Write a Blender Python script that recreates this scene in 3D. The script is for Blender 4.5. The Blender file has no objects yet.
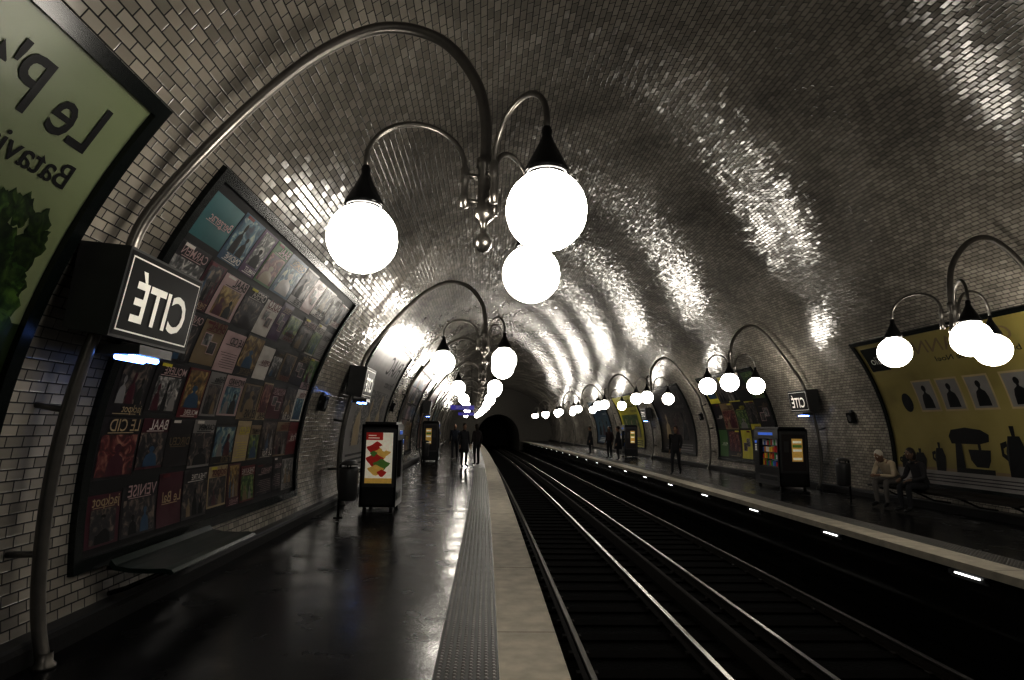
import bpy, bmesh, math, random
from mathutils import Vector, Matrix
R = random.Random(7)
scene = bpy.context.scene
K = 0.00035
CX, A, BB, ZC = 3.32, 6.515, 5.6, 0.9
S0, S1 = -12.0, 76.0
MIR = 6.56

# ---------------------------------------------------------------- materials
MATS = {}
def nt_new(name):
    m = bpy.data.materials.new(name); m.use_nodes = True
    nt = m.node_tree; b = nt.nodes['Principled BSDF']
    MATS[name] = m
    return m, nt, b
def mat(name, col, rough=0.5, metal=0.0, emis=None, estr=0.0, var=0.2, scale=6.0, bump=0.0, bscale=60.0, rvar=0.0, ior=1.5, coat=0.0):
    if name in MATS: return MATS[name]
    m, nt, b = nt_new(name)
    N, L = nt.nodes, nt.links
    tc = N.new('ShaderNodeTexCoord'); no = N.new('ShaderNodeTexNoise')
    no.inputs['Scale'].default_value = scale; no.inputs['Detail'].default_value = 5
    L.new(tc.outputs['Object'], no.inputs['Vector'])
    mr = N.new('ShaderNodeMapRange'); mr.inputs['To Min'].default_value = 1-var; mr.inputs['To Max'].default_value = 1+var
    L.new(no.outputs['Fac'], mr.inputs['Value'])
    vm = N.new('ShaderNodeVectorMath'); vm.operation = 'SCALE'; vm.inputs[0].default_value = col[:3]
    L.new(mr.outputs['Result'], vm.inputs['Scale']); L.new(vm.outputs['Vector'], b.inputs['Base Color'])
    b.inputs['Roughness'].default_value = rough; b.inputs['Metallic'].default_value = metal; b.inputs['IOR'].default_value = ior
    b.inputs['Coat Weight'].default_value = coat
    if rvar:
        r2 = N.new('ShaderNodeMapRange'); r2.inputs['From Min'].default_value=.3; r2.inputs['From Max'].default_value=.7
        r2.inputs['To Min'].default_value = max(.03, rough-rvar); r2.inputs['To Max'].default_value = rough+rvar
        L.new(no.outputs['Fac'], r2.inputs['Value']); L.new(r2.outputs['Result'], b.inputs['Roughness'])
    if bump:
        n2 = N.new('ShaderNodeTexNoise'); n2.inputs['Scale'].default_value = bscale; n2.inputs['Detail'].default_value = 4
        L.new(tc.outputs['Object'], n2.inputs['Vector'])
        bp = N.new('ShaderNodeBump'); bp.inputs['Distance'].default_value = bump; bp.inputs['Strength'].default_value = 1
        L.new(n2.outputs['Fac'], bp.inputs['Height']); L.new(bp.outputs['Normal'], b.inputs['Normal'])
    if emis:
        b.inputs['Emission Color'].default_value = (*emis, 1); b.inputs['Emission Strength'].default_value = estr
    return m
def picmat(name, cols, scale=4.0, rough=.35, dist=1.5, emis=0.0):
    if name in MATS: return MATS[name]
    m, nt, b = nt_new(name); N, L = nt.nodes, nt.links
    tc = N.new('ShaderNodeTexCoord'); no = N.new('ShaderNodeTexNoise')
    no.inputs['Scale'].default_value = scale; no.inputs['Detail'].default_value = 3; no.inputs['Distortion'].default_value = dist
    L.new(tc.outputs['Object'], no.inputs['Vector'])
    cr = N.new('ShaderNodeValToRGB'); e = cr.color_ramp.elements
    n = len(cols)
    e[0].position = .3; e[0].color = (*cols[0], 1); e[1].position = .7; e[1].color = (*cols[-1], 1)
    for i in range(1, n-1):
        x = e.new(.3+.4*i/(n-1)); x.color = (*cols[i], 1)
    L.new(no.outputs['Fac'], cr.inputs['Fac']); L.new(cr.outputs['Color'], b.inputs['Base Color'])
    b.inputs['Roughness'].default_value = rough
    if emis:
        L.new(cr.outputs['Color'], b.inputs['Emission Color']); b.inputs['Emission Strength'].default_value = emis
    return m
def tilemat(name, col, tw=.15, th=.075, rough=.165):
    m, nt, b = nt_new(name); N, L = nt.nodes, nt.links
    def M(op, a, c=None, d=None):
        n = N.new('ShaderNodeMath'); n.operation = op
        for i, x in enumerate((a, c, d)):
            if x is None: continue
            if isinstance(x, (int, float)): n.inputs[i].default_value = x
            else: L.new(x, n.inputs[i])
        return n.outputs[0]
    uv = N.new('ShaderNodeUVMap'); uv.uv_map = 'UVMap'
    sp = N.new('ShaderNodeSeparateXYZ'); L.new(uv.outputs['UV'], sp.inputs[0])
    u = M('ADD', sp.outputs[0], 60.0); v = sp.outputs[1]
    rv = M('DIVIDE', v, th); row = M('FLOOR', rv); fv = M('FRACT', rv)
    cu = M('ADD', M('DIVIDE', u, tw), M('MULTIPLY', M('MODULO', row, 2.0), .5))
    colm = M('FLOOR', cu); fu = M('FRACT', cu)
    du = M('MULTIPLY', M('MINIMUM', fu, M('SUBTRACT', 1.0, fu)), tw)
    dv = M('MULTIPLY', M('MINIMUM', fv, M('SUBTRACT', 1.0, fv)), th)
    d = M('MINIMUM', du, dv)
    cb = N.new('ShaderNodeCombineXYZ'); L.new(colm, cb.inputs[0]); L.new(row, cb.inputs[1])
    wn = N.new('ShaderNodeTexWhiteNoise'); wn.noise_dimensions = '2D'; L.new(cb.outputs[0], wn.inputs['Vector'])
    ws = N.new('ShaderNodeSeparateColor'); L.new(wn.outputs['Color'], ws.inputs[0])
    amt = .055
    bu = M('MULTIPLY', M('MULTIPLY', M('SIGN', M('SUBTRACT', fu, .5)), M('LESS_THAN', du, .009)), M('LESS_THAN', du, dv))
    bv = M('MULTIPLY', M('MULTIPLY', M('SIGN', M('SUBTRACT', fv, .5)), M('LESS_THAN', dv, .009)), M('LESS_THAN', dv, du))
    nx = M('ADD', M('MULTIPLY', M('SUBTRACT', ws.outputs[0], .5), amt), M('MULTIPLY', bu, .18))
    ny = M('ADD', M('MULTIPLY', M('SUBTRACT', ws.outputs[1], .5), amt), M('MULTIPLY', bv, .18))
    cc = N.new('ShaderNodeCombineColor')
    L.new(M('MULTIPLY_ADD', nx, .5, .5), cc.inputs[0]); L.new(M('MULTIPLY_ADD', ny, .5, .5), cc.inputs[1]); cc.inputs[2].default_value = 1
    nm = N.new('ShaderNodeNormalMap'); nm.uv_map = 'UVMap'; L.new(cc.outputs[0], nm.inputs['Color'])
    L.new(nm.outputs[0], b.inputs['Normal'])
    mort = M('LESS_THAN', d, .0046)
    tc = N.new('ShaderNodeTexCoord'); no = N.new('ShaderNodeTexNoise'); no.inputs['Scale'].default_value = .7; no.inputs['Detail'].default_value = 5
    L.new(tc.outputs['Object'], no.inputs['Vector'])
    sc = M('MULTIPLY', M('MULTIPLY_ADD', ws.outputs[2], .4, .75), M('MULTIPLY_ADD', no.outputs['Fac'], 1.2, .3))
    vm = N.new('ShaderNodeVectorMath'); vm.operation = 'SCALE'; vm.inputs[0].default_value = col; L.new(sc, vm.inputs['Scale'])
    mx = N.new('ShaderNodeMix'); mx.data_type = 'RGBA'; L.new(mort, mx.inputs['Factor'])
    L.new(vm.outputs[0], mx.inputs['A']); mx.inputs['B'].default_value = (.006, .005, .004, 1)
    L.new(mx.outputs['Result'], b.inputs['Base Color'])
    L.new(M('MULTIPLY_ADD', mort, .6, M('MULTIPLY_ADD', no.outputs['Fac'], .1, rough-.05)), b.inputs['Roughness']); b.inputs['IOR'].default_value = 1.53
    return m

M_tile = tilemat('white_bevelled_tile', (.35, .325, .285))
M_asph = mat('black_asphalt', (.005, .005, .0055), .21, var=.4, scale=2.5, rvar=.09, bump=.0012, bscale=45, ior=1.29)
M_edge = mat('pale_stone_edge', (.42, .39, .33), .7, var=.4, scale=5, bump=.001)
M_tact = mat('tactile_grey', (.04, .04, .038), .5, var=.3)
M_stud = mat('stud_metal', (.17, .165, .155), .35, var=.3)
M_conc = mat('dark_concrete', (.012, .011, .010), .6, var=.5, bump=.004, bscale=25)
M_endw = mat('end_wall_render', (.16, .15, .13), .6, var=.3)
M_ballast = mat('ballast', (.006, .006, .0055), .9, var=.7, scale=30, bump=.03, bscale=22, ior=1.2)
M_face = mat('platform_face_paint', (.01, .01, .01), .10, var=.4, scale=3, rvar=.05)
M_rail = mat('polished_rail', (.35, .34, .32), .3, 1.0, var=.15)
M_rust = mat('rusty_steel', (.02, .015, .011), .7, .3, var=.5, scale=20)
M_wood = mat('sleeper_wood', (.006, .005, .0045), .9, var=.5, scale=10, bump=.004, ior=1.15)
M_steel = mat('brushed_lamp_steel', (.20, .19, .175), .34, .85, var=.25, scale=12)
M_black = mat('black_enamel', (.006, .006, .006), .25, var=.3)
M_frame = mat('dark_green_frame', (.004, .007, .006), .25, var=.3)
M_globe = mat('opal_glass_lit', (1, 1, 1), .3, emis=(1.0, .95, .87), estr=25, var=.01)
M_grey = mat('grey_metal', (.08, .08, .08), .4, .5, var=.2)
M_white = mat('white_print', (.8, .79, .75), .4, var=.06)
M_ink = mat('black_ink', (.004, .004, .004), .45, var=.2, ior=1.35)
M_green = mat('bench_green', (.003, .014, .010), .33, var=.2, ior=1.4)
M_blue = mat('blue_tube', (.3, .5, 1), .3, emis=(.22, .4, 1), estr=10, var=.01)
M_tube = mat('fluorescent_tube', (1, 1, 1), .3, emis=(1, 1, .97), estr=4, var=.01)

# ---------------------------------------------------------------- ellipse wall mapping
phi0 = -math.asin(ZC/BB)
TAB = []
t = 0; prev = None
NN = 2400
for i in range(NN+1):
    ph = phi0 + (math.pi-2*phi0)*i/NN
    p = (A*math.cos(ph), ZC+BB*math.sin(ph))
    if prev: t += math.hypot(p[0]-prev[0], p[1]-prev[1])
    TAB.append((t, p[0], p[1], ph)); prev = p
TT = t
def at_t(t):
    if t <= 0:
        a = TAB[0]; return a[1], a[2]+t, a[3]
    lo, hi = 0, NN
    while hi-lo > 1:
        m = (lo+hi)//2
        if TAB[m][0] <= t: lo = m
        else: hi = m
    a, b = TAB[lo], TAB[hi]; f = (t-a[0])/max(1e-9, b[0]-a[0])
    return tuple(a[k]+(b[k]-a[k])*f for k in (1, 2, 3))
def t_h(h):
    for a in TAB:
        if a[2] >= h: return a[0]
    return TT/2
def WP(side, s, t, off=0.0):
    dx, h, ph = at_t(t)
    nx, nz = -math.cos(ph)/A, -math.sin(ph)/BB
    l = math.hypot(nx, nz); nx /= l; nz /= l
    dx += nx*off; h += nz*off
    return (CX-dx if side == 'L' else CX+dx, s, h)

# ---------------------------------------------------------------- mesh builder
_txt = {}
def text_mesh(s, bold=0.0):
    if (s, bold) in _txt: return _txt[(s, bold)]
    c = bpy.data.curves.new('t', 'FONT'); c.body = s; c.size = 1; c.resolution_u = 3; c.offset = bold
    o = bpy.data.objects.new('t', c); scene.collection.objects.link(o)
    dg = bpy.context.evaluated_depsgraph_get(); me = bpy.data.meshes.new_from_object(o.evaluated_get(dg))
    r = ([v.co.to_tuple() for v in me.vertices], [tuple(p.vertices) for p in me.polygons])
    bpy.data.objects.remove(o); bpy.data.curves.remove(c); bpy.data.meshes.remove(me)
    _txt[(s, bold)] = r
    return r
class Bld:
    def __init__(s): s.v = []; s.f = []; s.m = []; s.sm = []; s.uv = {}; s.mats = []
    def mi(s, m):
        if m not in s.mats: s.mats.append(m)
        return s.mats.index(m)
    def add(s, vs, fs, m, smooth=False, uvs=None):
        o = len(s.v); s.v += [tuple(v) for v in vs]; k = s.mi(m)
        for f in fs:
            s.f.append(tuple(i+o for i in f)); s.m.append(k); s.sm.append(smooth)
        if uvs:
            for i, u in enumerate(uvs): s.uv[o+i] = u
    def box(s, lo, hi, m, M=None):
        vs = [(x, y, z) for x in (lo[0], hi[0]) for y in (lo[1], hi[1]) for z in (lo[2], hi[2])]
        if M: vs = [tuple(M @ Vector(v)) for v in vs]
        s.add(vs, [(0,1,3,2),(4,6,7,5),(0,4,5,1),(2,3,7,6),(0,2,6,4),(1,5,7,3)], m)
    def tube(s, path, r, m, n=10, cap=True):
        P = [Vector(p) for p in path]; N = len(P)
        rs = r if isinstance(r, (list, tuple)) else [r]*N
        vs = []; up = None
        for i in range(N):
            d = (P[min(i+1, N-1)]-P[max(i-1, 0)]).normalized()
            if up is None:
                up = Vector((0, 1, 0)) if abs(d.y) < .9 else Vector((1, 0, 0))
            x = (up - d*up.dot(d)).normalized(); y = d.cross(x); up = x
            for k in range(n):
                a = 2*math.pi*k/n
                vs.append(P[i]+(x*math.cos(a)+y*math.sin(a))*rs[i])
        fs = [(i*n+k, i*n+(k+1) % n, (i+1)*n+(k+1) % n, (i+1)*n+k) for i in range(N-1) for k in range(n)]
        s.add(vs, fs, m, True)
        if cap:
            o = len(s.v)-len(vs); kk = s.mi(m)
            s.f.append(tuple(o+k for k in range(n))[::-1]); s.m.append(kk); s.sm.append(False)
            s.f.append(tuple(o+(N-1)*n+k for k in range(n))); s.m.append(kk); s.sm.append(False)
    def lathe(s, c, prof, m, n=24, smooth=True):
        vs = []; N = len(prof)
        for r, z in prof:
            for k in range(n):
                a = 2*math.pi*k/n; vs.append((c[0]+max(r, 1e-4)*math.cos(a), c[1]+max(r, 1e-4)*math.sin(a), c[2]+z))
        fs = [(i*n+k, i*n+(k+1) % n, (i+1)*n+(k+1) % n, (i+1)*n+k) for i in range(N-1) for k in range(n)]
        s.add(vs, fs, m, smooth)
    def ell(s, c, r, m, n=16, M=None):
        if isinstance(r, (int, float)): r = (r, r, r)
        vs = []; h = n//2
        for i in range(h+1):
            a = math.pi*i/h
            for k in range(n):
                b = 2*math.pi*k/n
                p = Vector((r[0]*math.sin(a)*math.cos(b), r[1]*math.sin(a)*math.sin(b), -r[2]*math.cos(a)))
                if M: p = M @ p
                vs.append(Vector(c)+p)
        s.add(vs, [(i*n+k, i*n+(k+1) % n, (i+1)*n+(k+1) % n, (i+1)*n+k) for i in range(h) for k in range(n)], m, True)
    def sweep(s, prof, m, s0, s1, step=3.0, closed=True, smooth=False):
        n = max(1, int((s1-s0)/step)); k = len(prof); vs = []
        for i in range(n+1):
            y = s0+(s1-s0)*i/n
            vs += [(p[0], y, p[1]) for p in prof]
        q = k if closed else k-1
        fs = [(i*k+j, i*k+(j+1) % k, (i+1)*k+(j+1) % k, (i+1)*k+j) for i in range(n) for j in range(q)]
        if closed: fs += [tuple(range(k))[::-1], tuple(n*k+j for j in range(k))]
        s.add(vs, fs, m, smooth)
    def wpatch(s, side, s0, s1, t0, t1, off, m, thick=0.0):
        ns = max(1, int(abs(s1-s0)/.8)); n = max(1, int(abs(t1-t0)/.15))
        def g(o): return [WP(side, s0+(s1-s0)*i/ns, t0+(t1-t0)*j/n, o) for i in range(ns+1) for j in range(n+1)]
        W = n+1
        fs = [(i*W+j, i*W+j+1, (i+1)*W+j+1, (i+1)*W+j) for i in range(ns) for j in range(n)]
        s.add(g(off+thick), fs, m)
        if thick:
            a = g(off); b = g(off+thick); vs = a+b; o = len(a)
            ring = [i*W for i in range(ns+1)]+[ns*W+j for j in range(1, n+1)]+[i*W+n for i in range(ns-1, -1, -1)]+[j for j in range(n-1, 0, -1)]
            s.add(vs, [(ring[i], ring[(i+1) % len(ring)], o+ring[(i+1) % len(ring)], o+ring[i]) for i in range(len(ring))], m)
    def wpoly(s, side, pts, off, m):
        s.add([WP(side, p[0], p[1], off) for p in pts], [tuple(range(len(pts)))], m)
    def wdisc(s, side, sc, tc, rs, rt, off, m, n=20, a0=0, a1=2*math.pi):
        s.wpoly(side, [(sc+rs*math.cos(a0+(a1-a0)*i/n), tc+rt*math.sin(a0+(a1-a0)*i/n)) for i in range(n)], off, m)
    def wtext(s, side, txt, sc, tc, size, off, m, wide=1.0, bold=0.0):
        # mirrored lettering as in the photo
        d = -1 if side == 'L' else 1
        vs, fs = text_mesh(txt, bold)
        s.add([WP(side, sc+d*x*size*wide, tc+y*size, off) for x, y, z in vs], fs, m)
    def finish(s, name, bevel=0.0, recalc=True):
        vs = [(x-K*y*y, y, z) for x, y, z in s.v]
        me = bpy.data.meshes.new(name); me.from_pydata(vs, [], s.f)
        for m in s.mats: me.materials.append(m)
        me.polygons.foreach_set('material_index', s.m); me.polygons.foreach_set('use_smooth', s.sm)
        if s.uv:
            ul = me.uv_layers.new(name='UVMap')
            for l in me.loops: ul.data[l.index].uv = s.uv.get(l.vertex_index, (0, 0))
        if recalc:
            bm = bmesh.new(); bm.from_mesh(me); bmesh.ops.recalc_face_normals(bm, faces=bm.faces); bm.to_mesh(me); bm.free()
        me.update()
        o = bpy.data.objects.new(name, me); scene.collection.objects.link(o)
        if bevel:
            b = o.modifiers.new('bevel', 'BEVEL'); b.width = bevel; b.segments = 2; b.limit_method = 'ANGLE'
        return o

# ---------------------------------------------------------------- vault
def vault(name, ta, tb):
    b = Bld(); n = max(4, int((tb-ta)/.2)); ns = 45
    vs = []; uv = []
    for i in range(ns+1):
        y = S0+(S1-S0)*i/ns
        for j in range(n+1):
            tt = ta+(tb-ta)*j/n
            vs.append(WP('L', y, tt)); uv.append((y, tt))
    W = n+1
    b.add(vs, [(i*W+j, i*W+j+1, (i+1)*W+j+1, (i+1)*W+j) for i in range(ns) for j in range(n)], M_tile, True, uv)
    return b.finish(name, recalc=False)
tw = t_h(3.0)
vault('wall_left', -0.05, tw); vault('ceiling', tw, TT-tw); vault('wall_right', TT-tw, TT+.0)

def endwall(name, s, portal):
    b = Bld(); n = 60
    out = []; inn = []
    for i in range(n+1):
        tt = TT*i/n; p = WP('L', s, tt); out.append((p[0], s, p[2]))
        a = math.pi*(1-i/n)
        inn.append((3.25+2.7*math.cos(a), s, -.3+3.5*math.sin(a)**.8 if 0 < i < n else -.3))
    out = [(out[0][0], s, -1.3)]+out+[(out[-1][0], s, -1.3)]
    inn = [(inn[0][0], s, -1.3)]+inn+[(inn[-1][0], s, -1.3)]
    N = len(out)
    b.add(out+inn, [(i, i+1, N+i+1, N+i) for i in range(N-1)], M_endw)
    d = 18 if portal == 1 else -18
    far = [(x, y+d, z) for x, y, z in inn]
    b.add(inn+far, [(i, i+1, N+i+1, N+i) for i in range(N-1)], M_endw)
    b.add(far, [tuple(range(N))], M_conc)
    return b.finish(name, recalc=False)
endwall('wall_front', S1, 1); endwall('wall_back', S0, -1)

# ---------------------------------------------------------------- track bed and platforms
b = Bld(); b.sweep([(.2, -1.35), (6.35, -1.35), (6.35, -1.22), (.2, -1.22)], M_ballast, S0-18, S1+18); b.finish('floor')
def platform(name, mir):
    X = (lambda x: MIR-x) if mir else (lambda x: x)
    wall = -3.0 if not mir else -3.1
    b = Bld()
    b.sweep([(X(wall-.25), 0), (X(.49), 0), (X(.49), -.1), (X(.37), -.1), (X(.37), -1.3), (X(wall-.25), -1.3)], M_asph, S0, S1)
    b.sweep([(X(.11), .008), (X(.57), .008), (X(.57), -.09), (X(.49), -.09), (X(.49), .0), (X(.11), .0)], M_edge, S0, S1)
    b.sweep([(X(-.32), .0), (X(-.32), .006), (X(.108), .006), (X(.108), .0)], M_tact, S0, S1)
    b.sweep([(X(.37), -.12), (X(.385), -.12), (X(.385), -1.2), (X(.37), -1.2)], M_face, S0, S1)
    vs = []; fs = []
    s_ = 1.5
    while s_ < 24:
        for j in range(8):
            cx = X(-.285+j*.0515); o = len(vs)
            for r, z in ((.017, .006), (.010, .0135)):
                for k in range(6): vs.append((cx+r*math.cos(k*1.0472), s_+r*math.sin(k*1.0472), z))
            fs += [(o+k, o+(k+1) % 6, o+6+(k+1) % 6, o+6+k) for k in range(6)]+[tuple(o+6+k for k in range(6))]
        s_ += .0515
    b.add(vs, fs, M_stud)
    s_ = 0.6
    while s_ < S1-1:
        b.box((min(X(.11), X(.57)), s_-.003, .0075), (max(X(.11), X(.57)), s_+.003, .0088), M_conc); s_ += 2.2
    return b.finish(name)
platform('platform', False); platform('platform', True)
for side, nm in (('L', 'baseboard_left'), ('R', 'baseboard_right')):
    b = Bld(); w = WP(side, 0, 0)[0]; d = 1 if side == 'L' else -1
    b.sweep([(w-d*.1, 0), (w+d*.14, 0), (w+d*.14, .11), (w+d*.11, .14), (w-d*.1, .14)], M_conc, S0, S1)
    b.sweep([(w+d*.0, .14), (w+d*.12, .14), (w+d*.10, .155), (w-d*.02, .155)], M_grey, S0, S1)
    b.finish(nm)

def track(c):
    b = Bld()
    for x in (c-.74, c+.74):
        b.sweep([(x-.07, -1.19), (x+.07, -1.19), (x+.07, -1.175), (x+.012, -1.165), (x+.012, -1.09), (x+.034, -1.08), (x-.034, -1.08), (x-.012, -1.09), (x-.012, -1.165), (x-.07, -1.175)], M_rust, S0-15, S1+15)
        b.sweep([(x-.034, -1.08), (x+.034, -1.08), (x+.034, -1.055), (x+.028, -1.05), (x-.028, -1.05), (x-.034, -1.055)], M_rail, S0-15, S1+15)
    s_ = S0
    while s_ < S1:
        b.box((c-1.2, s_, -1.25), (c+1.2, s_+.24, -1.19), M_wood)
        for x in (c-.74, c+.74):
            for e in (-.1, .1): b.box((x+e-.025, s_+.07, -1.19), (x+e+.025, s_+.16, -1.165), M_rust)
        s_ += .62
    return b.finish('railway_track')
track(1.95); track(4.6)
b = Bld()
b.sweep([(3.24, -1.22), (3.24, -1.0), (3.26, -.99), (3.30, -.99), (3.32, -1.0), (3.32, -1.22)], M_rust, S0, S1)
b.finish('conductor_rail')

s_ = 4.7
while s_ < 66:
    b = Bld(); x = MIR-.40
    b.box((x-.0, s_-.3, -.24), (x+.03, s_+.3, -.125), M_grey)
    b.tube([(x-.022, s_-.2, -.18), (x-.022, s_+.2, -.18)], .012, M_tube, 8)
    b.box((x-.035, s_-.3, -.205), (x, s_-.27, -.155), M_grey); b.box((x-.035, s_+.27, -.205), (x, s_+.3, -.155), M_grey)
    b.finish('tube_light'); s_ += 3.05

# ---------------------------------------------------------------- lamp posts
def catmull(P, n=8):
    P = [Vector(p) for p in P]; Q = [2*P[0]-P[1]]+P+[2*P[-1]-P[-2]]; out = []
    for i in range(1, len(Q)-2):
        for k in range(n):
            t = k/n; a, b_, c, d = Q[i-1], Q[i], Q[i+1], Q[i+2]
            out.append(.5*((2*b_)+(c-a)*t+(2*a-5*b_+4*c-d)*t*t+(3*b_-a-3*c+d)*t**3))
    out.append(P[-1]); return out
def lamp(side, s):
    X = (lambda x: x) if side == 'L' else (lambda x: 2*CX-x+.42*max(0, min(1, (x+2.0)/1.6)))
    b = Bld()
    pts = []
    w0 = WP('L', 0, 0, .25)
    pts.append((w0[0], 0.0))
    for h in (.3, .7, 1.2, 1.7, 2.2, 2.7):
        p = WP('L', 0, t_h(h), .22); pts.append((p[0], p[2]))
    pts += [(-2.53, 3.05), (-2.18, 3.56), (-1.74, 4.07), (-1.30, 4.46), (-.85, 4.66), (-.42, 4.57), (-.15, 4.25), (-.06, 3.9), (-.06, 3.5)]
    path = catmull([(X(x), s, z) for x, z in pts], 6)
    b.tube(path, .043, M_steel, 14)
    b.lathe((X(w0[0]), s, 0), [(.0, 0), (.07, 0), (.07, .02), (.05, .04), (.045, .1)], M_steel)
    for h in (.7, 1.7, 2.7):
        p0 = WP('L', 0, t_h(h), -.01); p1 = WP('L', 0, t_h(h), .25)
        b.tube([(X(p0[0]), s, p0[2]), (X(p1[0]), s, p1[2])], .022, M_steel, 8)
    hx = X(-.06)
    b.lathe((hx, s, 0), [(.03, 3.62), (.065, 3.60), (.065, 3.54), (.05, 3.52), (.05, 3.22), (.075, 3.20), (.075, 3.14), (.04, 3.11), (.022, 3.08), (.022, 3.02), (.035, 3.01), (.065, 2.96), (.06, 2.92), (.035, 2.885), (.001, 2.875)], M_steel)
    dirs = ((-.84, -.12), (.39, -.77), (.42, .78)) if side == 'L' else ((.84, .28), (-.39, -.77), (-.42, .74))
    for dx, dy in dirs:
        l = math.hypot(dx, dy); ux, uy = dx/l, dy/l
        def pt(r, h): return (hx+ux*r, s+uy*r, h)
        RR = .87
        for h in (3.46, 3.26): b.tube([pt(.03, h), pt(.15, h)], .02, M_steel, 8)
        b.lathe(pt(.15, 0), [(.001, 3.20), (.034, 3.21), (.034, 3.30), (.026, 3.32), (.026, 3.4), (.034, 3.42), (.034, 3.50), (.024, 3.53)], M_steel, 12)
        arm = [pt(.15, 3.5)]+[pt(.51-.36*math.cos(a), 3.52+.31*math.sin(a)) for a in [math.pi*i/14 for i in range(15)]]+[pt(RR, 3.42)]
        b.tube(arm, .021, M_steel, 10)
        b.lathe(pt(RR, 0), [(.024, 3.47), (.034, 3.44), (.03, 3.41), (.05, 3.36), (.095, 3.27), (.135, 3.19), (.14, 3.155), (.12, 3.155)], M_black, 20)
        g = pt(RR, 2.92); R0 = .25
        b.lathe(g, [(R0*math.sin(math.pi*i/14), -R0*math.cos(math.pi*i/14)) for i in range(15)], M_globe, 24)
    return b.finish('globe_lamp_post')
for i in range(-1, 9):
    lamp('L', 4.3+8.3*i)
    if i < 8: lamp('R', 8.8+8.3*i)

# ---------------------------------------------------------------- station signs
def station_sign(side, s):
    X = (lambda x: x) if side == 'L' else (lambda x: 2*CX-x)
    d = -1 if side == 'L' else 1
    b = Bld()
    s0, s1, h0, h1 = s-.54, s+.50, 2.17, 2.79
    fb, ft = -2.55, -2.45
    def F(u, v, o=0.0):
        return (X(fb+(ft-fb)*v+o), s0+(s1-s0)*u, h0+(h1-h0)*v-o*.18)
    bk = -2.85
    vs = [F(0,0), F(1,0), F(1,1), F(0,1), (X(bk), s0, h0+.05), (X(bk), s1, h0+.05), (X(bk+.05), s1, h1+.03), (X(bk+.05), s0, h1+.03)]
    b.add(vs, [(0,1,2,3), (4,7,6,5), (0,4,5,1), (3,2,6,7), (0,3,7,4), (1,5,6,2)], M_grey)
    def quad(u0, u1, v0, v1, o, m): b.add([F(u0,v0,o), F(u1,v0,o), F(u1,v1,o), F(u0,v1,o)], [(0,1,2,3)], m)
    quad(.015, .985, .03, .97, .004, M_ink); quad(.04, .96, .08, .92, .006, M_white); quad(.052, .948, .10, .90, .008, M_ink)
    vs, fs = text_mesh('CITÉ', .022); mx = max(v[0] for v in vs)
    b.add([F(.5+d*(x-mx/2)*.34, .22+y*.64, .012) for x, y, z in vs], fs, M_white)
    for e in (.2, .8):
        b.tube([(X(bk+.02), s0+e, 2.6), (X(bk-.14), s0+e, 2.6)], .02, M_grey, 8)
    b.box((min(X(-2.84), X(-2.5)), s-.24, 2.08), (max(X(-2.84), X(-2.5)), s+.2, 2.15), M_grey)
    for xx in (-2.58, -2.68): b.tube([(X(xx), s-.20, 2.065), (X(xx), s+.14, 2.065)], .022, M_blue, 10)
    return b.finish('station_name_sign')
station_sign('L', 4.6); station_sign('L', 12.9); station_sign('R', 17.3); station_sign('L', 29.3); station_sign('R', 33.9)

# ---------------------------------------------------------------- posters
def frame(b, side, s0, s1, t0, t1, w=.10, m=None):
    m = m or M_frame
    b.wpatch(side, s0-w, s1+w, t0-w, t0, 0, m, .05); b.wpatch(side, s0-w, s1+w, t1, t1+w, 0, m, .05)
    b.wpatch(side, s0-w, s0, t0, t1, 0, m, .05); b.wpatch(side, s1, s1+w, t0, t1, 0, m, .05)
TB, TP = t_h(.52), t_h(3.68)
M_pale = picmat('pale_green_print', [(.10, .125, .065), (.18, .205, .12), (.215, .245, .155)], .7, dist=.3)
M_leafs = [picmat('lettuce_print_%d' % i, [(.003*g, .012*g, .002), (.018*g, .042*g, .008*g), (.06*g, .10*g, .022*g)], 9) for i, g in enumerate((.6, 1, 1.5))]
M_dkg = picmat('dark_green_print', [(.004, .009, .002), (.011, .022, .006), (.025, .042, .014)], 2.0)
b = Bld(); b.wpatch('L', -1.4, 3.90, TB, TP, .01, M_pale); frame(b, 'L', -1.4, 3.90, TB, TP)
b.wpatch('L', -1.4, 3.90, TB, t_h(2.2), .0115, M_dkg)
b.wtext('L', "Le P't", 3.68, t_h(3.26), .46, .016, M_ink, .86, .01); b.wtext('L', 'Batavia', 3.70, t_h(3.03), .23, .016, M_ink, 1, .005)
b.wtext('L', 'en salade', 2.2, t_h(3.04), .22, .016, M_ink)
for k in range(260):
    cs = R.uniform(1.5, 3.80); ct = R.uniform(t_h(1.6), t_h(2.86)-abs(cs-3.4)*.15); r = R.uniform(.05, .14)
    if cs+r > 3.86: cs = 3.84-r
    ph = R.uniform(0, 6); pts = []
    for i in range(22):
        a = i*math.pi/11; rr = r*(1+.2*math.sin(5*a+ph)+.12*math.sin(9*a)+.06*math.sin(13*a+ph))*.85; pts.append((cs+rr*math.cos(a), ct+rr*math.sin(a)*1.3))
    b.wpoly('L', pts, .0125+k*.000013, M_leafs[k % 3])
b.finish('advertising_poster', recalc=False)

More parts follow.
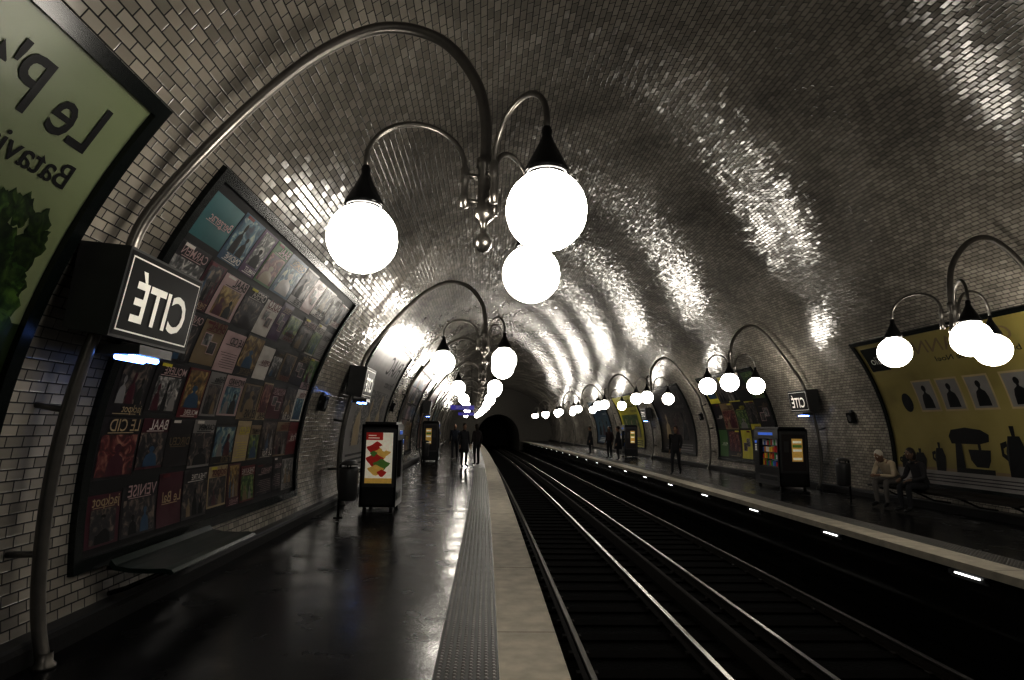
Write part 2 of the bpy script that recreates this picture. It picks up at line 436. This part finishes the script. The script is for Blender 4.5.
C = dict(red=(.12, .008, .014), dark=(.015, .012, .015), wine=(.065, .008, .02), white=(.58, .55, .52), pink=(.42, .31, .31), beige=(.37, .30, .19), tan=(.20, .15, .09),
         blue=(.025, .07, .13), teal=(.025, .12, .13), yellow=(.52, .48, .06), purple=(.06, .022, .08), grey=(.22, .21, .205), green=(.05, .12, .035))
CM = {k: mat('print_'+k, v, .3, var=.25, scale=3) for k, v in C.items()}
PM = [picmat('photo_dark', [(.005, .004, .006), (.022, .018, .021), (.22, .17, .14)], 9),
      picmat('photo_red', [(.012, .003, .004), (.10, .010, .014), (.34, .19, .14)], 7),
      picmat('photo_blue', [(.006, .016, .04), (.03, .11, .17), (.34, .4, .34)], 8),
      picmat('photo_bw', [(.010, .010, .010), (.10, .10, .10), (.5, .48, .46)], 10),
      picmat('photo_gold', [(.02, .010, .003), (.16, .09, .024), (.42, .32, .13)], 8),
      picmat('photo_green', [(.005, .016, .005), (.045, .11, .03), (.32, .36, .13)], 8)]
rows = [  # bottom to top, near to far
 "wine dark wine dark beige wine red dark dark grey".split(),
 "dark wine dark grey dark beige tan dark tan red".split(),
 "dark dark red grey pink tan beige wine dark white".split(),
 "wine dark tan pink dark white dark tan dark pink".split(),
 "dark wine pink dark white purple grey dark white grey".split(),
 "teal blue purple green blue grey pink white grey white".split()]
titles = ['THEATRE', 'MOLIERE', 'CARMEN', 'ELVIS', 'DIRCEU', 'Paris', 'LE CID', 'OPERA', 'TRAHISO', 'jackpot', 'RICHARD', 'ANTOINE', 'Folies', 'ONDINE', 'SOLO', 'Le Roi', 'HAMLET', 'BAAL', 'Clichy', 'Bergerac', 'VENISE', 'Le Bal']
def figure(b, side, s, t, w, h, o, m):
    b.wdisc(side, s, t+h*.74, w*.14, h*.12, o, m, 14)
    b.wpoly(side, [(s-w*.36, t), (s-w*.33, t+h*.3), (s-w*.25, t+h*.48), (s-w*.07, t+h*.57), (s-w*.06, t+h*.64), (s+w*.06, t+h*.64), (s+w*.07, t+h*.57), (s+w*.25, t+h*.48), (s+w*.33, t+h*.3), (s+w*.36, t)], o, m)
def mosaic(side, s0, s1, t0, t1, rows, seed, base=M_ink):
    rr = random.Random(seed); b = Bld(); b.wpatch(side, s0, s1, t0, t1, .01, base); frame(b, side, s0, s1, t0, t1)
    nr = len(rows); th = (t1-t0-.1)/nr
    for j, row in enumerate(rows):
        nc = len(row); w = (s1-s0-.1)/nc
        cuts = [0]+[i+rr.uniform(-.2, .2) for i in range(1, nc)]+[nc]
        for i, c in enumerate(row):
            a0 = s0+.05+cuts[i]*w+.008; a1 = s0+.05+cuts[i+1]*w-.012; b0 = t0+.05+j*th+.008; b1 = b0+th-.018
            if rr.random() < .35: b1 -= rr.uniform(.02, .10)
            if rr.random() < .2: b0 += rr.uniform(.02, .06)
            b.wpatch(side, a0, a1, b0, b1, .014, CM[c]); W = a1-a0; H = b1-b0
            light = c in ('white', 'pink', 'beige', 'yellow', 'tan', 'grey'); ink = M_ink if light else rr.choice((CM['white'], CM['pink'], CM['beige']))
            if rr.random() < .3: ink = CM['red'] if light else CM['tan']
            if rr.random() < .10: ink = CM['yellow']
            k = rr.random()
            if k < .66:
                pb, pt_ = (b0+.2*H, b1-.04*H) if rr.random() < .5 else (b0+.05*H, b1-.28*H)
                mg = rr.choice((.0, .05, .12))
                pmx = PM[rr.randrange(6)] if rr.random() < .5 else PM[rr.choice((0, 3, 0))]
                if c in ('teal', 'blue'): pmx = PM[2]
                b.wpatch(side, a0+mg*W, a1-mg*W, pb, pt_, .017, pmx)
                n = rr.choice((1, 1, 2, 2, 3))
                for q in range(n):
                    figure(b, side, a0+W*(q+1)/(n+1), pb, W*rr.uniform(.6, .95)/n, (pt_-pb)*rr.uniform(.6, .98), .0185+q*.0004, rr.choice((M_ink, M_ink, CM['dark'], CM['tan'], CM['wine'], CM['grey'], CM['blue'])))
                ty = b0+.06*H if pb > b0+.1*H else b1-.22*H
            elif k < .78:
                for q in range(2):
                    c0 = a0+W*(.18+.3*q); d0 = b0+H*(.42-.16*q)
                    b.wpatch(side, c0, c0+.36*W, d0, d0+.3*H, .017+q*.001, CM['pink']); b.wpatch(side, c0+.03*W, c0+.33*W, d0+.02*H, d0+.28*H, .0175+q*.001, PM[3-q*3])
                ty = b1-.2*H
            elif k < .9:
                ty = b1-.3*H
                for q in range(7): b.wpatch(side, a0+rr.uniform(.1, .35)*W, a1-.1*W, b0+H*(.1+q*.06), b0+H*(.11+q*.06), .017, ink)
            else: ty = b0+.45*H
            tx = rr.choice(titles); vs, _ = text_mesh(tx, .01); mx = max(v[0] for v in vs); sz = min(W*rr.uniform(.55, .9)/mx, .15)
            st = (a1-.06*W) if side == 'L' else (a0+.06*W)
            b.wtext(side, tx, st, ty, sz, .0215, ink, 1, .01)
            b.wpatch(side, a0+.15*W, a1-.2*W, ty-.035*H, ty-.02*H, .0215, ink)
            if rr.random() < .3: b.wpatch(side, a0+.1*W, a0+.4*W, b1-.08*H, b1-.02*H, .0218, CM[rr.choice(('yellow', 'red', 'white'))])
    return b.finish('theatre_poster_board', recalc=False)
mosaic('L', 5.0, 10.3, TB, TP, rows, 3)

# right: yellow kitchen advert
M_yel = picmat('yellow_print', [(.18, .15, .055), (.27, .23, .085), (.31, .265, .11)], .8, dist=.3)
b = Bld(); ra, rb = 9.1, 14.2; b.wpatch('R', ra, rb, TB, TP, .01, M_yel); frame(b, 'R', ra, rb, TB, TP)
b.wpatch('R', ra, rb, TB, TB+.30, .013, CM['grey'])
for k in range(3): b.wpatch('R', ra+.3, rb-.4-k*.2, TB+.07+k*.065, TB+.09+k*.065, .016, CM['dark'])
b.wpatch('R', rb-.75, rb-.1, TP-.72, TP-.12, .013, M_frame); b.wtext('R', 'Gio', rb-.68, TP-.55, .3, .016, M_white)
b.wtext('R', 'GIOVANNI', ra+.9, TP-.46, .42, .016, CM['tan'], 1.25)
b.wtext('R', 'bon marche de Noel', ra+.9, TP-.68, .16, .016, M_ink, 1.5)
for i, cs in enumerate((12.75, 12.05, 11.3, 10.45)):
    tcn = t_h(2.42)
    b.wpatch('R', cs-.30, cs+.30, tcn-.36, tcn+.36, .014, CM['beige'])
    b.wpatch('R', cs-.26, cs+.26, tcn-.32, tcn+.32, .016, CM['grey']); figure(b, 'R', cs, tcn-.28, .42, .6, .018, M_ink)
for cs in (13.4, 9.9):
    b.wdisc('R', cs, t_h(2.3), .16, .22, .016, M_ink)
tb = TB+.30
b.wpatch('R', ra, rb, tb, tb+.06, .014, CM['tan'])
def mixer(s, t, z):
    P = lambda L: b.wpoly('R', [(s+x*z, t+y*z) for x, y in L], .018, M_ink)
    P([(-.5, 0), (.5, 0), (.5, .1), (-.5, .1)]); P([(.25, .1), (.5, .1), (.45, .62), (.28, .62)])
    P([(.55, .62), (.6, .78), (.5, .92), (.1, .97), (-.3, .92), (-.48, .82), (-.45, .68), (-.2, .62)])
    P([(-.35, .14), (-.05, .14), (.08, .28), (.12, .5), (-.45, .5), (-.42, .28)]); P([(-.22, .5), (-.15, .5), (-.15, .64), (-.22, .64)])
mixer(11.9, tb, .95)
for cs, w, h in ((13.9, .2, .35), (13.4, .3, .45), (12.8, .25, .6), (10.9, .36, .95), (10.3, .4, .5), (9.6, .3, .7)):
    b.wpoly('R', [(cs-w/2, tb), (cs+w/2, tb), (cs+w*.6, tb+h*.5), (cs+w*.35, tb+h*.8), (cs-w*.35, tb+h*.8), (cs-w*.6, tb+h*.5)], .018, M_ink)
    b.wpoly('R', [(cs-w*.1, tb+h*.8), (cs+w*.1, tb+h*.8), (cs+w*.14, tb+h), (cs-w*.14, tb+h)], .018, M_ink)
    b.wpoly('R', [(cs+w*.55, tb+h*.3), (cs+w*.9, tb+h*.4), (cs+w*.9, tb+h*.65), (cs+w*.5, tb+h*.7), (cs+w*.5, tb+h*.6), (cs+w*.75, tb+h*.55), (cs+w*.75, tb+h*.45), (cs+w*.5, tb+h*.4)], .018, M_ink)
b.finish('advertising_poster', recalc=False)

def advert(side, s0, s1, bg, fg, title, pic, seed):
    rr = random.Random(seed); b = Bld(); b.wpatch(side, s0, s1, TB, TP, .01, bg); frame(b, side, s0, s1, TB, TP)
    W = s1-s0
    b.wpatch(side, s0+.15*W, s1-.1*W, TB+.6, TP-1.3, .014, pic)
    for i in range(3): figure(b, side, s0+W*(.25+.25*i), TB+.6, W*.2, rr.uniform(1.2, 1.6), .017+i*.001, rr.choice((M_ink, CM['wine'], CM['beige'])))
    st = s1-.5 if side == 'L' else s0+.5
    b.wtext(side, title, st, TP-.8, .75, .018, fg, 1.1); b.wtext(side, 'Paris metro', st, TP-1.15, .3, .018, fg)
    for k in range(3): b.wpatch(side, s0+.4, s1-.6-k*.3, TB+.12+k*.12, TB+.17+k*.12, .016, fg)
    b.finish('advertising_poster', recalc=False)
mosaic('R', 19.9, 24.9, TB, TP, [["dark", "dark", "yellow", "dark", "green"], ["dark", "yellow", "dark", "tan", "dark"], ["green", "dark", "yellow", "dark", "yellow"]], 9)
advert('R', 27.6, 32.6, CM['dark'], CM['grey'], 'VISAGES', PM[0], 2)
advert('R', 36.0, 41.0, CM['yellow'], M_ink, 'SOLDES', PM[5], 3)
advert('R', 44.4, 49.4, CM['blue'], M_white, 'MUSEE', PM[2], 4)
advert('L', 13.6, 18.8, CM['grey'], M_ink, 'FNAC', PM[3], 5)
mosaic('L', 21.8, 26.8, TB, TP, [r[:7] for r in rows[1:]], 8)
advert('L', 30.0, 35.0, CM['red'], CM['tan'], 'ROUGE', PM[4], 6)
advert('L', 38.2, 43.2, CM['grey'], M_ink, 'CAFE', PM[2], 7)

# ---------------------------------------------------------------- benches
def bench(side, s0, s1, m, ex=0.0):
    X = (lambda x: x+ex) if side == 'L' else (lambda x: 2*CX-x-ex)
    b = Bld()
    top = [(-3.0, .50), (-2.96, .455), (-2.85, .435), (-2.7, .43), (-2.58, .435), (-2.52, .425), (-2.495, .40)]
    bot = [(-2.52, .385), (-2.58, .40), (-2.7, .395), (-2.85, .40), (-2.98, .42), (-3.02, .47)]
    b.sweep([(X(x), z) for x, z in top+bot], m, s0, s1, 5, smooth=False)
    n = max(2, int((s1-s0)/1.2)+1)
    for i in range(n):
        s = s0+.25+(s1-s0-.5)*i/(n-1)
        b.tube([(X(-3.16-ex), s, .17), (X(-3.0), s, .22), (X(-2.62), s, .385)], .02, M_black, 8)
        b.tube([(X(-3.2-ex), s, .38), (X(-2.6), s, .385)], .018, M_black, 8)
    return b.finish('wall_bench')
bench('L', 5.15, 6.9, M_green); bench('R', 10.0, 14.0, mat('bench_wood', (.012, .009, .007), .55, ior=1.25), .22)

# ---------------------------------------------------------------- vending machines
M_bw = mat('vending_body', (.018, .018, .019), .3, var=.2)
M_lit = mat('lit_window', (.3, .32, .35), .3, emis=(.5, .65, 1), estr=.16, var=.02)
M_blu = mat('blue_display', (.02, .1, .5), .2, emis=(.2, .35, .8), estr=.35, var=.05)
PR = [mat('pack_'+n, c, .35, emis=c, estr=.04) for n, c in (('red', (.5, .03, .03)), ('yellow', (.6, .45, .05)), ('blue', (.05, .12, .4)), ('green', (.05, .3, .08)), ('orange', (.5, .18, .03)), ('silver', (.5, .5, .5)))]
def lit(name, c, e): return mat('lit_'+name, c, .3, emis=c, estr=e, var=.25, scale=18)
L_w, L_r, L_y, L_g, L_d = lit('white', (.72, .68, .58), .42), lit('red', (.38, .04, .03), .4), lit('amber', (.55, .38, .12), .4), lit('green', (.12, .22, .06), .35), lit('dark', (.02, .015, .015), .2)
def vending(side, fx, s0, s1, depth, H, style):
    X = (lambda x: x) if side == 'L' else (lambda x: 2*CX-x)
    def bx(b, x0, y0, z0, x1, y1, z1, m): b.box((min(X(x0), X(x1)), y0, z0), (max(X(x0), X(x1)), y1, z1), m)
    b = Bld(); back = fx-depth
    t = .04; wz0, wz1 = .6, H-.3; w0, w1 = s0+.07, s1-.3
    bx(b, back, s0, .08, back+.05, s1, H, M_bw)
    bx(b, back, s0, .08, fx, s0+t, H, M_bw); bx(b, back, s1-t, .08, fx, s1, H, M_bw)
    bx(b, back, s0, H-.05, fx, s1, H, M_bw); bx(b, back, s0, .08, fx, s1, .12, M_bw)
    bx(b, fx-.05, s0, .12, fx, s1, wz0, M_bw); bx(b, fx-.05, s0, wz1, fx, s1, H, M_bw)
    bx(b, fx-.05, s0, wz0, fx, w0, wz1, M_bw); bx(b, fx-.05, w1, wz0, fx, s1, wz1, M_bw)
    bx(b, back+.05, s0+.02, H, fx-.04, s1-.02, H+.05, M_bw)
    bx(b, fx-.4, w0, wz0, fx-.38, w1, wz1, M_lit)
    for j in range(4):
        z = wz0+.02+(wz1-wz0)*j/4; bx(b, fx-.38, w0, z-.015, fx-.07, w1, z, M_grey)
        n = int((w1-w0)/.1)
        for i in range(n):
            y = w0+.03+i*.1; bx(b, fx-.2, y, z, fx-.1, y+.065, z+R.uniform(.12, .18), R.choice(PR))
    bx(b, fx, w0, .2, fx+.012, w1, .36, M_grey); bx(b, fx+.004, w0+.05, .22, fx+.018, w1-.05, .33, M_ink)
    bx(b, fx, w1+.07, 1.0, fx+.01, s1-.06, 1.35, M_grey); bx(b, fx+.005, w1+.09, 1.25, fx+.014, s1-.08, 1.33, M_blu)
    for i in range(3):
        for j in range(4): bx(b, fx+.01, w1+.09+i*.045, 1.03+j*.05, fx+.018, w1+.12+i*.045, 1.065+j*.05, M_white)
    bx(b, fx, s0+.3, H-.19, fx+.012, s1-.3, H-.11, M_blu)
    for y in (s0+.08, s1-.14):
        for x in (back+.06, fx-.12): bx(b, x, y, 0, x+.06, y+.06, .09, M_black)
    # end panel facing along the platform with backlit advert
    bx(b, back+.04, s0-.03, .45, fx-.03, s0, H-.08, M_grey)
    p0, p1, q0, q1 = back+.09, fx-.08, .52, H-.15
    def pan(u0, v0, u1, v1, o, m): bx(b, p0+(p1-p0)*u0, s0-.034-o, q0+(q1-q0)*v0, p0+(p1-p0)*u1, s0-.028-o, q0+(q1-q0)*v1, m)
    def pdisc(u, v, ru, rv, o, m, n=20, w=0.0):
        b.add([(X(p0+(p1-p0)*(u+ru*math.cos(2*math.pi*i/n)*(1+w*math.sin(6.28*i/n*3)))), s0-.036-o, q0+(q1-q0)*(v+rv*math.sin(2*math.pi*i/n)*(1+w*math.cos(6.28*i/n*4)))) for i in range(n)], [tuple(range(n))], m)
    if style == 'ad':
        pan(0, 0, 1, 1, 0, L_w); pan(0, .85, .62, 1, .002, L_r); pan(0, 0, 1, .10, .002, L_y)
        pdisc(.42, .66, .34, .13, .004, L_r, 24, .25); pdisc(.58, .58, .30, .10, .005, L_y, 24, .3); pdisc(.35, .45, .30, .12, .006, L_r, 24, .2); pdisc(.6, .36, .28, .10, .007, L_g, 24, .25)
        pdisc(.4, .26, .28, .09, .008, L_y, 24, .2); pdisc(.68, .70, .16, .06, .009, L_w, 24, .3); pdisc(.3, .58, .12, .05, .0095, L_g, 24, .2); pdisc(.62, .20, .16, .06, .010, L_r, 24, .2)
        for k in range(2): pan(.08, .88+k*.05, .5-k*.12, .90+k*.05, .004, L_w)
    else:
        pan(0, 0, 1, 1, 0, L_d); pan(.12, .25, .58, .88, .002, L_y)
        for k in range(5): pan(.16, .29+k*.115, .54, .36+k*.115, .004, (L_w, L_y, L_w, L_g, L_w)[k])
        pan(.7, .5, .9, .8, .002, M_grey)
    return b.finish('vending_machine', bevel=.006)
vending('L', -1.68, 11.7, 12.6, .68, 1.62, 'ad')
vending('R', -1.60, 16.8, 18.3, .85, 1.68, 'prod')
vending('R', -1.7, 35.0, 35.9, .75, 1.8, 'prod'); vending('L', -2.0, 28.0, 28.9, .75, 1.8, 'prod')

def bin_(side, lat, s):
    x = lat; b = Bld(); d = 1 if side == 'L' else -1
    prof = [(.02, .30), (.13, .30), (.155, .34), (.17, .8), (.165, .84), (.15, .86), (.14, .83), (.13, .45), (.02, .44)]
    b.lathe((x, s, 0), prof, M_grey, 20)
    b.lathe((x, s, 0), [(.001, .99), (.1, .97), (.16, .93), (.165, .91), (.15, .91), (.001, .96)], M_grey, 20)
    for a in (-.12, .12): b.tube([(x, s+a, .84), (x, s+a, .93)], .01, M_black, 6)
    b.tube([(x-d*.15, s, 0), (x-d*.15, s, .95)], .022, M_black, 8)
    b.lathe((x-d*.15, s, 0), [(.001, 0), (.08, 0), (.08, .015), (.02, .02)], M_black, 14)
    return b.finish('waste_bin')
bin_('L', -2.40, 10.9); bin_('R', 8.85, 14.8); bin_('L', -2.5, 27.0)
for side, s, h in (('L', 11.2, 2.0), ('R', 15.6, 2.0), ('L', 19.5, 2.2), ('R', 26.3, 2.2)):
    b = Bld(); tt = t_h(h); b.wpatch(side, s-.1, s+.1, tt-.14, tt+.14, 0, M_black, .12); b.wdisc(side, s, tt, .07, .09, .124, M_grey)
    b.wpatch(side, s-.05, s+.05, tt+.14, tt+.2, 0, M_grey, .05); b.finish('wall_loudspeaker', recalc=False)
def hang(lat, s, w, txt, m):
    b = Bld(); b.box((lat-w/2, s, 2.55), (lat+w/2, s+.1, 2.85), M_grey); b.box((lat-w/2+.02, s-.006, 2.57), (lat+w/2-.02, s, 2.83), m)
    vs, fs = text_mesh(txt); mx = max(v[0] for v in vs); sz = min(.24, (w-.2)/mx)
    b.add([(lat-(x-mx/2)*sz, s-.01, 2.63+y*sz) for x, y, z in vs], fs, M_white)
    for e in (-.35, .35):
        top = ZC+BB*math.sqrt(1-((lat+e*w-CX)/A)**2)
        b.tube([(lat+e*w, s+.05, 2.85), (lat+e*w, s+.05, top)], .012, M_black, 6)
    return b.finish('hanging_direction_sign')
M_sb = mat('sign_blue', (.03, .03, .2), .3, emis=(.15, .12, .7), estr=.4)
hang(-1.1, 35, 1.4, 'SORTIE', M_sb); hang(-1.0, 52, 1.4, 'ACCES', M_sb)

# ---------------------------------------------------------------- people
def skin_mesh(V, E, Rd, root, lev):
    me = bpy.data.meshes.new('sk'); me.from_pydata(V, E, []); o = bpy.data.objects.new('sk', me); scene.collection.objects.link(o)
    o.modifiers.new('s', 'SKIN'); sv = me.skin_vertices[0].data
    for i, r in enumerate(Rd): sv[i].radius = (r, r); sv[i].use_root = (i == root)
    sb = o.modifiers.new('u', 'SUBSURF'); sb.levels = lev; sb.render_levels = lev
    dg = bpy.context.evaluated_depsgraph_get(); m2 = bpy.data.meshes.new_from_object(o.evaluated_get(dg))
    r = ([v.co.copy() for v in m2.vertices], [tuple(p.vertices) for p in m2.polygons])
    bpy.data.objects.remove(o); bpy.data.meshes.remove(me); bpy.data.meshes.remove(m2)
    return r
STAND = dict(pel=(0,0,.95), bel=(0,0,1.1), che=(0,0,1.28), nb=(-.01,0,1.43), ne=(.0,0,1.51), hd=(.025,0,1.62),
    shL=(-.01,.17,1.39), elL=(-.04,.23,1.12), wrL=(.05,.24,.88), shR=(-.01,-.17,1.39), elR=(-.04,-.23,1.12), wrR=(.05,-.24,.88),
    hiL=(0,.09,.9), knL=(.02,.1,.5), anL=(-.02,.1,.09), toL=(.15,.12,.04), hiR=(0,-.09,.9), knR=(.02,-.1,.5), anR=(-.02,-.1,.09), toR=(.15,-.12,.04))
WALK = dict(STAND, elL=(.06,.22,1.13), wrL=(.22,.2,.94), elR=(-.14,-.22,1.14), wrR=(-.14,-.24,.88),
    knL=(-.02,.1,.5), anL=(-.24,.1,.14), toL=(-.1,.11,.04), knR=(.18,-.1,.52), anR=(.24,-.1,.1), toR=(.41,-.11,.05))
SIT = dict(pel=(0,0,.55), bel=(.04,0,.68), che=(.11,0,.87), nb=(.16,0,1.01), ne=(.19,0,1.08), hd=(.25,0,1.18),
    shL=(.13,.17,.97), elL=(.18,.25,.71), wrL=(.39,.14,.66), shR=(.13,-.17,.97), elR=(.18,-.25,.71), wrR=(.39,-.14,.66),
    hiL=(.03,.09,.53), knL=(.45,.12,.53), anL=(.42,.12,.09), toL=(.58,.14,.04), hiR=(.03,-.09,.53), knR=(.45,-.12,.53), anR=(.40,-.12,.09), toR=(.56,-.14,.04))
LEAN = dict(SIT, bel=(.07,0,.66), che=(.22,0,.82), nb=(.31,0,.93), ne=(.36,0,.98), hd=(.44,0,1.05), shL=(.26,.17,.90), shR=(.26,-.17,.90),
    elL=(.34,.22,.65), elR=(.34,-.22,.65), wrL=(.55,.07,.66), wrR=(.55,-.07,.66))
RAD = dict(pel=.135, bel=.125, che=.14, nb=.075, ne=.052, sh=.065, el=.046, wr=.03, hi=.095, kn=.062, an=.042, to=.036)
def human(name, lat, s, yaw, pose, top, leg, hair, skin=(.24, .15, .10), sc=1.0, coat=False, cap=False):
    mt = mat(name+'_top_%.2f_%.2f' % (top[0], top[2]), top, .8, bump=.002); ml = mat('trousers_%.2f_%.2f' % (leg[0], leg[2]), leg, .8)
    mh = mat('hair_%.2f' % hair[0], hair, .6, bump=.002); ms = mat('skin_%.2f' % skin[0], skin, .5); msh = mat('shoe_leather', (.01, .01, .01), .3)
    names = list(pose); names.remove('hd'); idx = {n: i for i, n in enumerate(names)}
    V = [pose[n] for n in names]
    bones = [('pel','bel','T'),('bel','che','T'),('che','nb','T'),('nb','ne','S')]
    for q in 'LR':
        bones += [('che','sh'+q,'T'),('sh'+q,'el'+q,'T'),('el'+q,'wr'+q,'T'),('pel','hi'+q,'G'),('hi'+q,'kn'+q,'G'),('kn'+q,'an'+q,'G'),('an'+q,'to'+q,'F')]
    E = [(idx[a], idx[c]) for a, c, _ in bones]
    Rd = [RAD.get(n, RAD.get(n[:2], .05)) for n in names]
    vs, fs = skin_mesh(V, E, Rd, 0, 2)
    lm = {'T': mt, 'G': ml, 'F': msh, 'S': ms}
    b = Bld(); groups = {}
    segs = [(Vector(pose[a]), Vector(pose[c]), l) for a, c, l in bones]
    for f in fs:
        c = sum((vs[i] for i in f), Vector())/len(f); best = None
        for p, q, l in segs:
            d = q-p; tt = max(0, min(1, (c-p).dot(d)/d.length_squared)); dd = (c-p-d*tt).length
            if best is None or dd < best[0]: best = (dd, l)
        groups.setdefault(best[1], []).append(f)
    b.add(vs, [], mt); 
    for l, ff in groups.items():
        k = b.mi(lm[l])
        for f in ff: b.f.append(f); b.m.append(k); b.sm.append(True)
    h = Vector(pose['hd']); ne = Vector(pose['ne'])
    b.tube([ne-Vector((0,0,.03)), h-Vector((.02,0,.03))], [.052, .048], ms, 12)
    tilt = Matrix.Rotation(.45 if pose is LEAN else (.15 if pose is SIT else 0), 3, 'Y')
    def at(x, y, z): return h+tilt @ Vector((x, y, z))
    b.ell(h, (.092, .074, .115), ms, 18, tilt); b.ell(at(.03, 0, -.065), (.055, .05, .045), ms, 12, tilt)
    b.ell(at(.094, 0, -.012), (.02, .012, .024), ms, 10, tilt)
    for e in (-1, 1):
        b.ell(at(.082, e*.03, .012), (.011, .013, .008), M_white, 8, tilt); b.ell(at(.091, e*.03, .012), (.004, .006, .006), M_ink, 8, tilt)
        b.ell(at(.085, e*.03, .03), (.008, .018, .004), mh, 8, tilt); b.ell(at(0, e*.077, 0), (.018, .008, .03), ms, 8, tilt)
    b.ell(at(.083, 0, -.052), (.008, .022, .005), mat('lips', (.25, .07, .06), .5), 8, tilt)
    b.ell(at(-.018, 0, .03), (.094, .082, .105), mh, 16, tilt)
    if cap: b.ell(at(-.045, 0, -.02), (.07, .085, .14), mh, 14, tilt)
    nb = Vector(pose['nb']); b.tube([nb, nb+(ne-nb)*.6], [.085, .062], mt, 14)
    if coat:
        p = Vector(pose['pel'])
        b.lathe((p.x, p.y, 0), [(.001, p.z+.2), (.15, p.z+.15), (.17, p.z), (.19, p.z-.2), (.205, p.z-.36), (.19, p.z-.36), (.001, p.z-.3)], mt, 18)
    for q, sg in (('L', 1), ('R', -1)):
        w = Vector(pose['wr'+q]); d = (w-Vector(pose['el'+q])).normalized()
        side = d.cross(Vector((0, 0, 1)));
        if side.length < .2: side = Vector((1, 0, 0))
        side.normalize(); nrm = side.cross(d).normalized()
        if pose in (STAND, WALK): side = Vector((1, 0, 0)); side = (side-d*side.dot(d)).normalized(); nrm = side.cross(d).normalized()*sg
        else: nrm = -abs(1)*nrm if nrm.z > 0 else nrm
        HV = [w-d*.02, w+d*.035, w+d*.07]; HE = [(0, 1), (1, 2)]; HR = [.026, .028, .028]
        for i, ln in enumerate((.07, .08, .075, .058)):
            o = (1.5-i)*.019; st = w+d*.085+side*o*.9; k = len(HV)
            HV += [st, st+d*ln*.45+nrm*.008, st+d*ln*.75+nrm*.024, st+d*ln*.9+nrm*.042]; HE += [(2, k), (k, k+1), (k+1, k+2), (k+2, k+3)]; HR += [.0095, .009, .0085, .0075]
        k = len(HV); st = w+d*.035+side*.03
        HV += [st, st+d*.03+side*.02+nrm*.008, st+d*.055+side*.022+nrm*.02]; HE += [(1, k), (k, k+1), (k+1, k+2)]; HR += [.012, .0105, .009]
        hv, hf = skin_mesh([tuple(x) for x in HV], HE, HR, 0, 1); b.add(hv, hf, ms, True)
    cy, sy = math.cos(yaw), math.sin(yaw)
    b.v = [(lat+(x*cy-y*sy)*sc, s+(x*sy+y*cy)*sc, z*sc) for x, y, z in b.v]
    return b.finish(name, recalc=False)
pi = math.pi
human('seated_man', 9.07, 13.25, pi+.35, LEAN, (.50, .43, .33), (.14, .13, .12), (.55, .52, .47), sc=1.05)
human('seated_woman', 9.04, 12.35, pi+.1, SIT, (.02, .018, .02), (.015, .015, .018), (.02, .012, .01), skin=(.14, .09, .06), cap=True)
human('walking_commuter', 6.95, 21.8, -pi/2-.5, WALK, (.02, .018, .02), (.015, .015, .02), (.02, .015, .01))
human('standing_commuter', -.75, 24.5, -pi/2+.6, STAND, (.012, .012, .015), (.01, .01, .014), (.02, .015, .01), coat=True)
human('standing_commuter', -.25, 26.0, pi*.7, STAND, (.02, .012, .012), (.01, .01, .014), (.03, .02, .01), cap=True)
human('walking_commuter', -1.3, 29.5, -pi/2, WALK, (.012, .018, .03), (.01, .01, .014), (.02, .015, .01))
human('standing_commuter', 7.0, 31.0, pi*.9, STAND, (.012, .012, .015), (.01, .01, .014), (.02, .015, .01), coat=True)
human('standing_commuter', 7.0, 33.0, pi*1.2, STAND, (.03, .012, .012), (.01, .01, .014), (.02, .015, .01))
human('standing_commuter', 6.9, 38.0, pi, STAND, (.012, .012, .012), (.01, .01, .014), (.02, .015, .01), coat=True)

# ---------------------------------------------------------------- world + camera
w = bpy.data.worlds.new('World'); scene.world = w; w.use_nodes = True
w.node_tree.nodes['Background'].inputs[0].default_value = (.01, .01, .012, 1); w.node_tree.nodes['Background'].inputs[1].default_value = .3
cam = bpy.data.cameras.new('camera'); co = bpy.data.objects.new('camera', cam); scene.collection.objects.link(co)
cam.sensor_width = 36; cam.lens = 600/1024*36; cam.clip_start = .05; cam.clip_end = 300
yaw, pitch, rho = math.radians(2.1), math.radians(8.3), .015
f = Vector((math.sin(yaw)*math.cos(pitch), math.cos(yaw)*math.cos(pitch), math.sin(pitch)))
r = f.cross(Vector((0, 0, 1))).normalized(); u = r.cross(f)
r2 = r*math.cos(rho)+u*math.sin(rho); u2 = u*math.cos(rho)-r*math.sin(rho)
M = Matrix((r2, u2, -f)).transposed().to_4x4(); M.translation = Vector((0, 0, 1.6))
co.matrix_world = M
scene.camera = co
scene.view_settings.view_transform = 'Standard'
scene.view_settings.gamma = 0.66
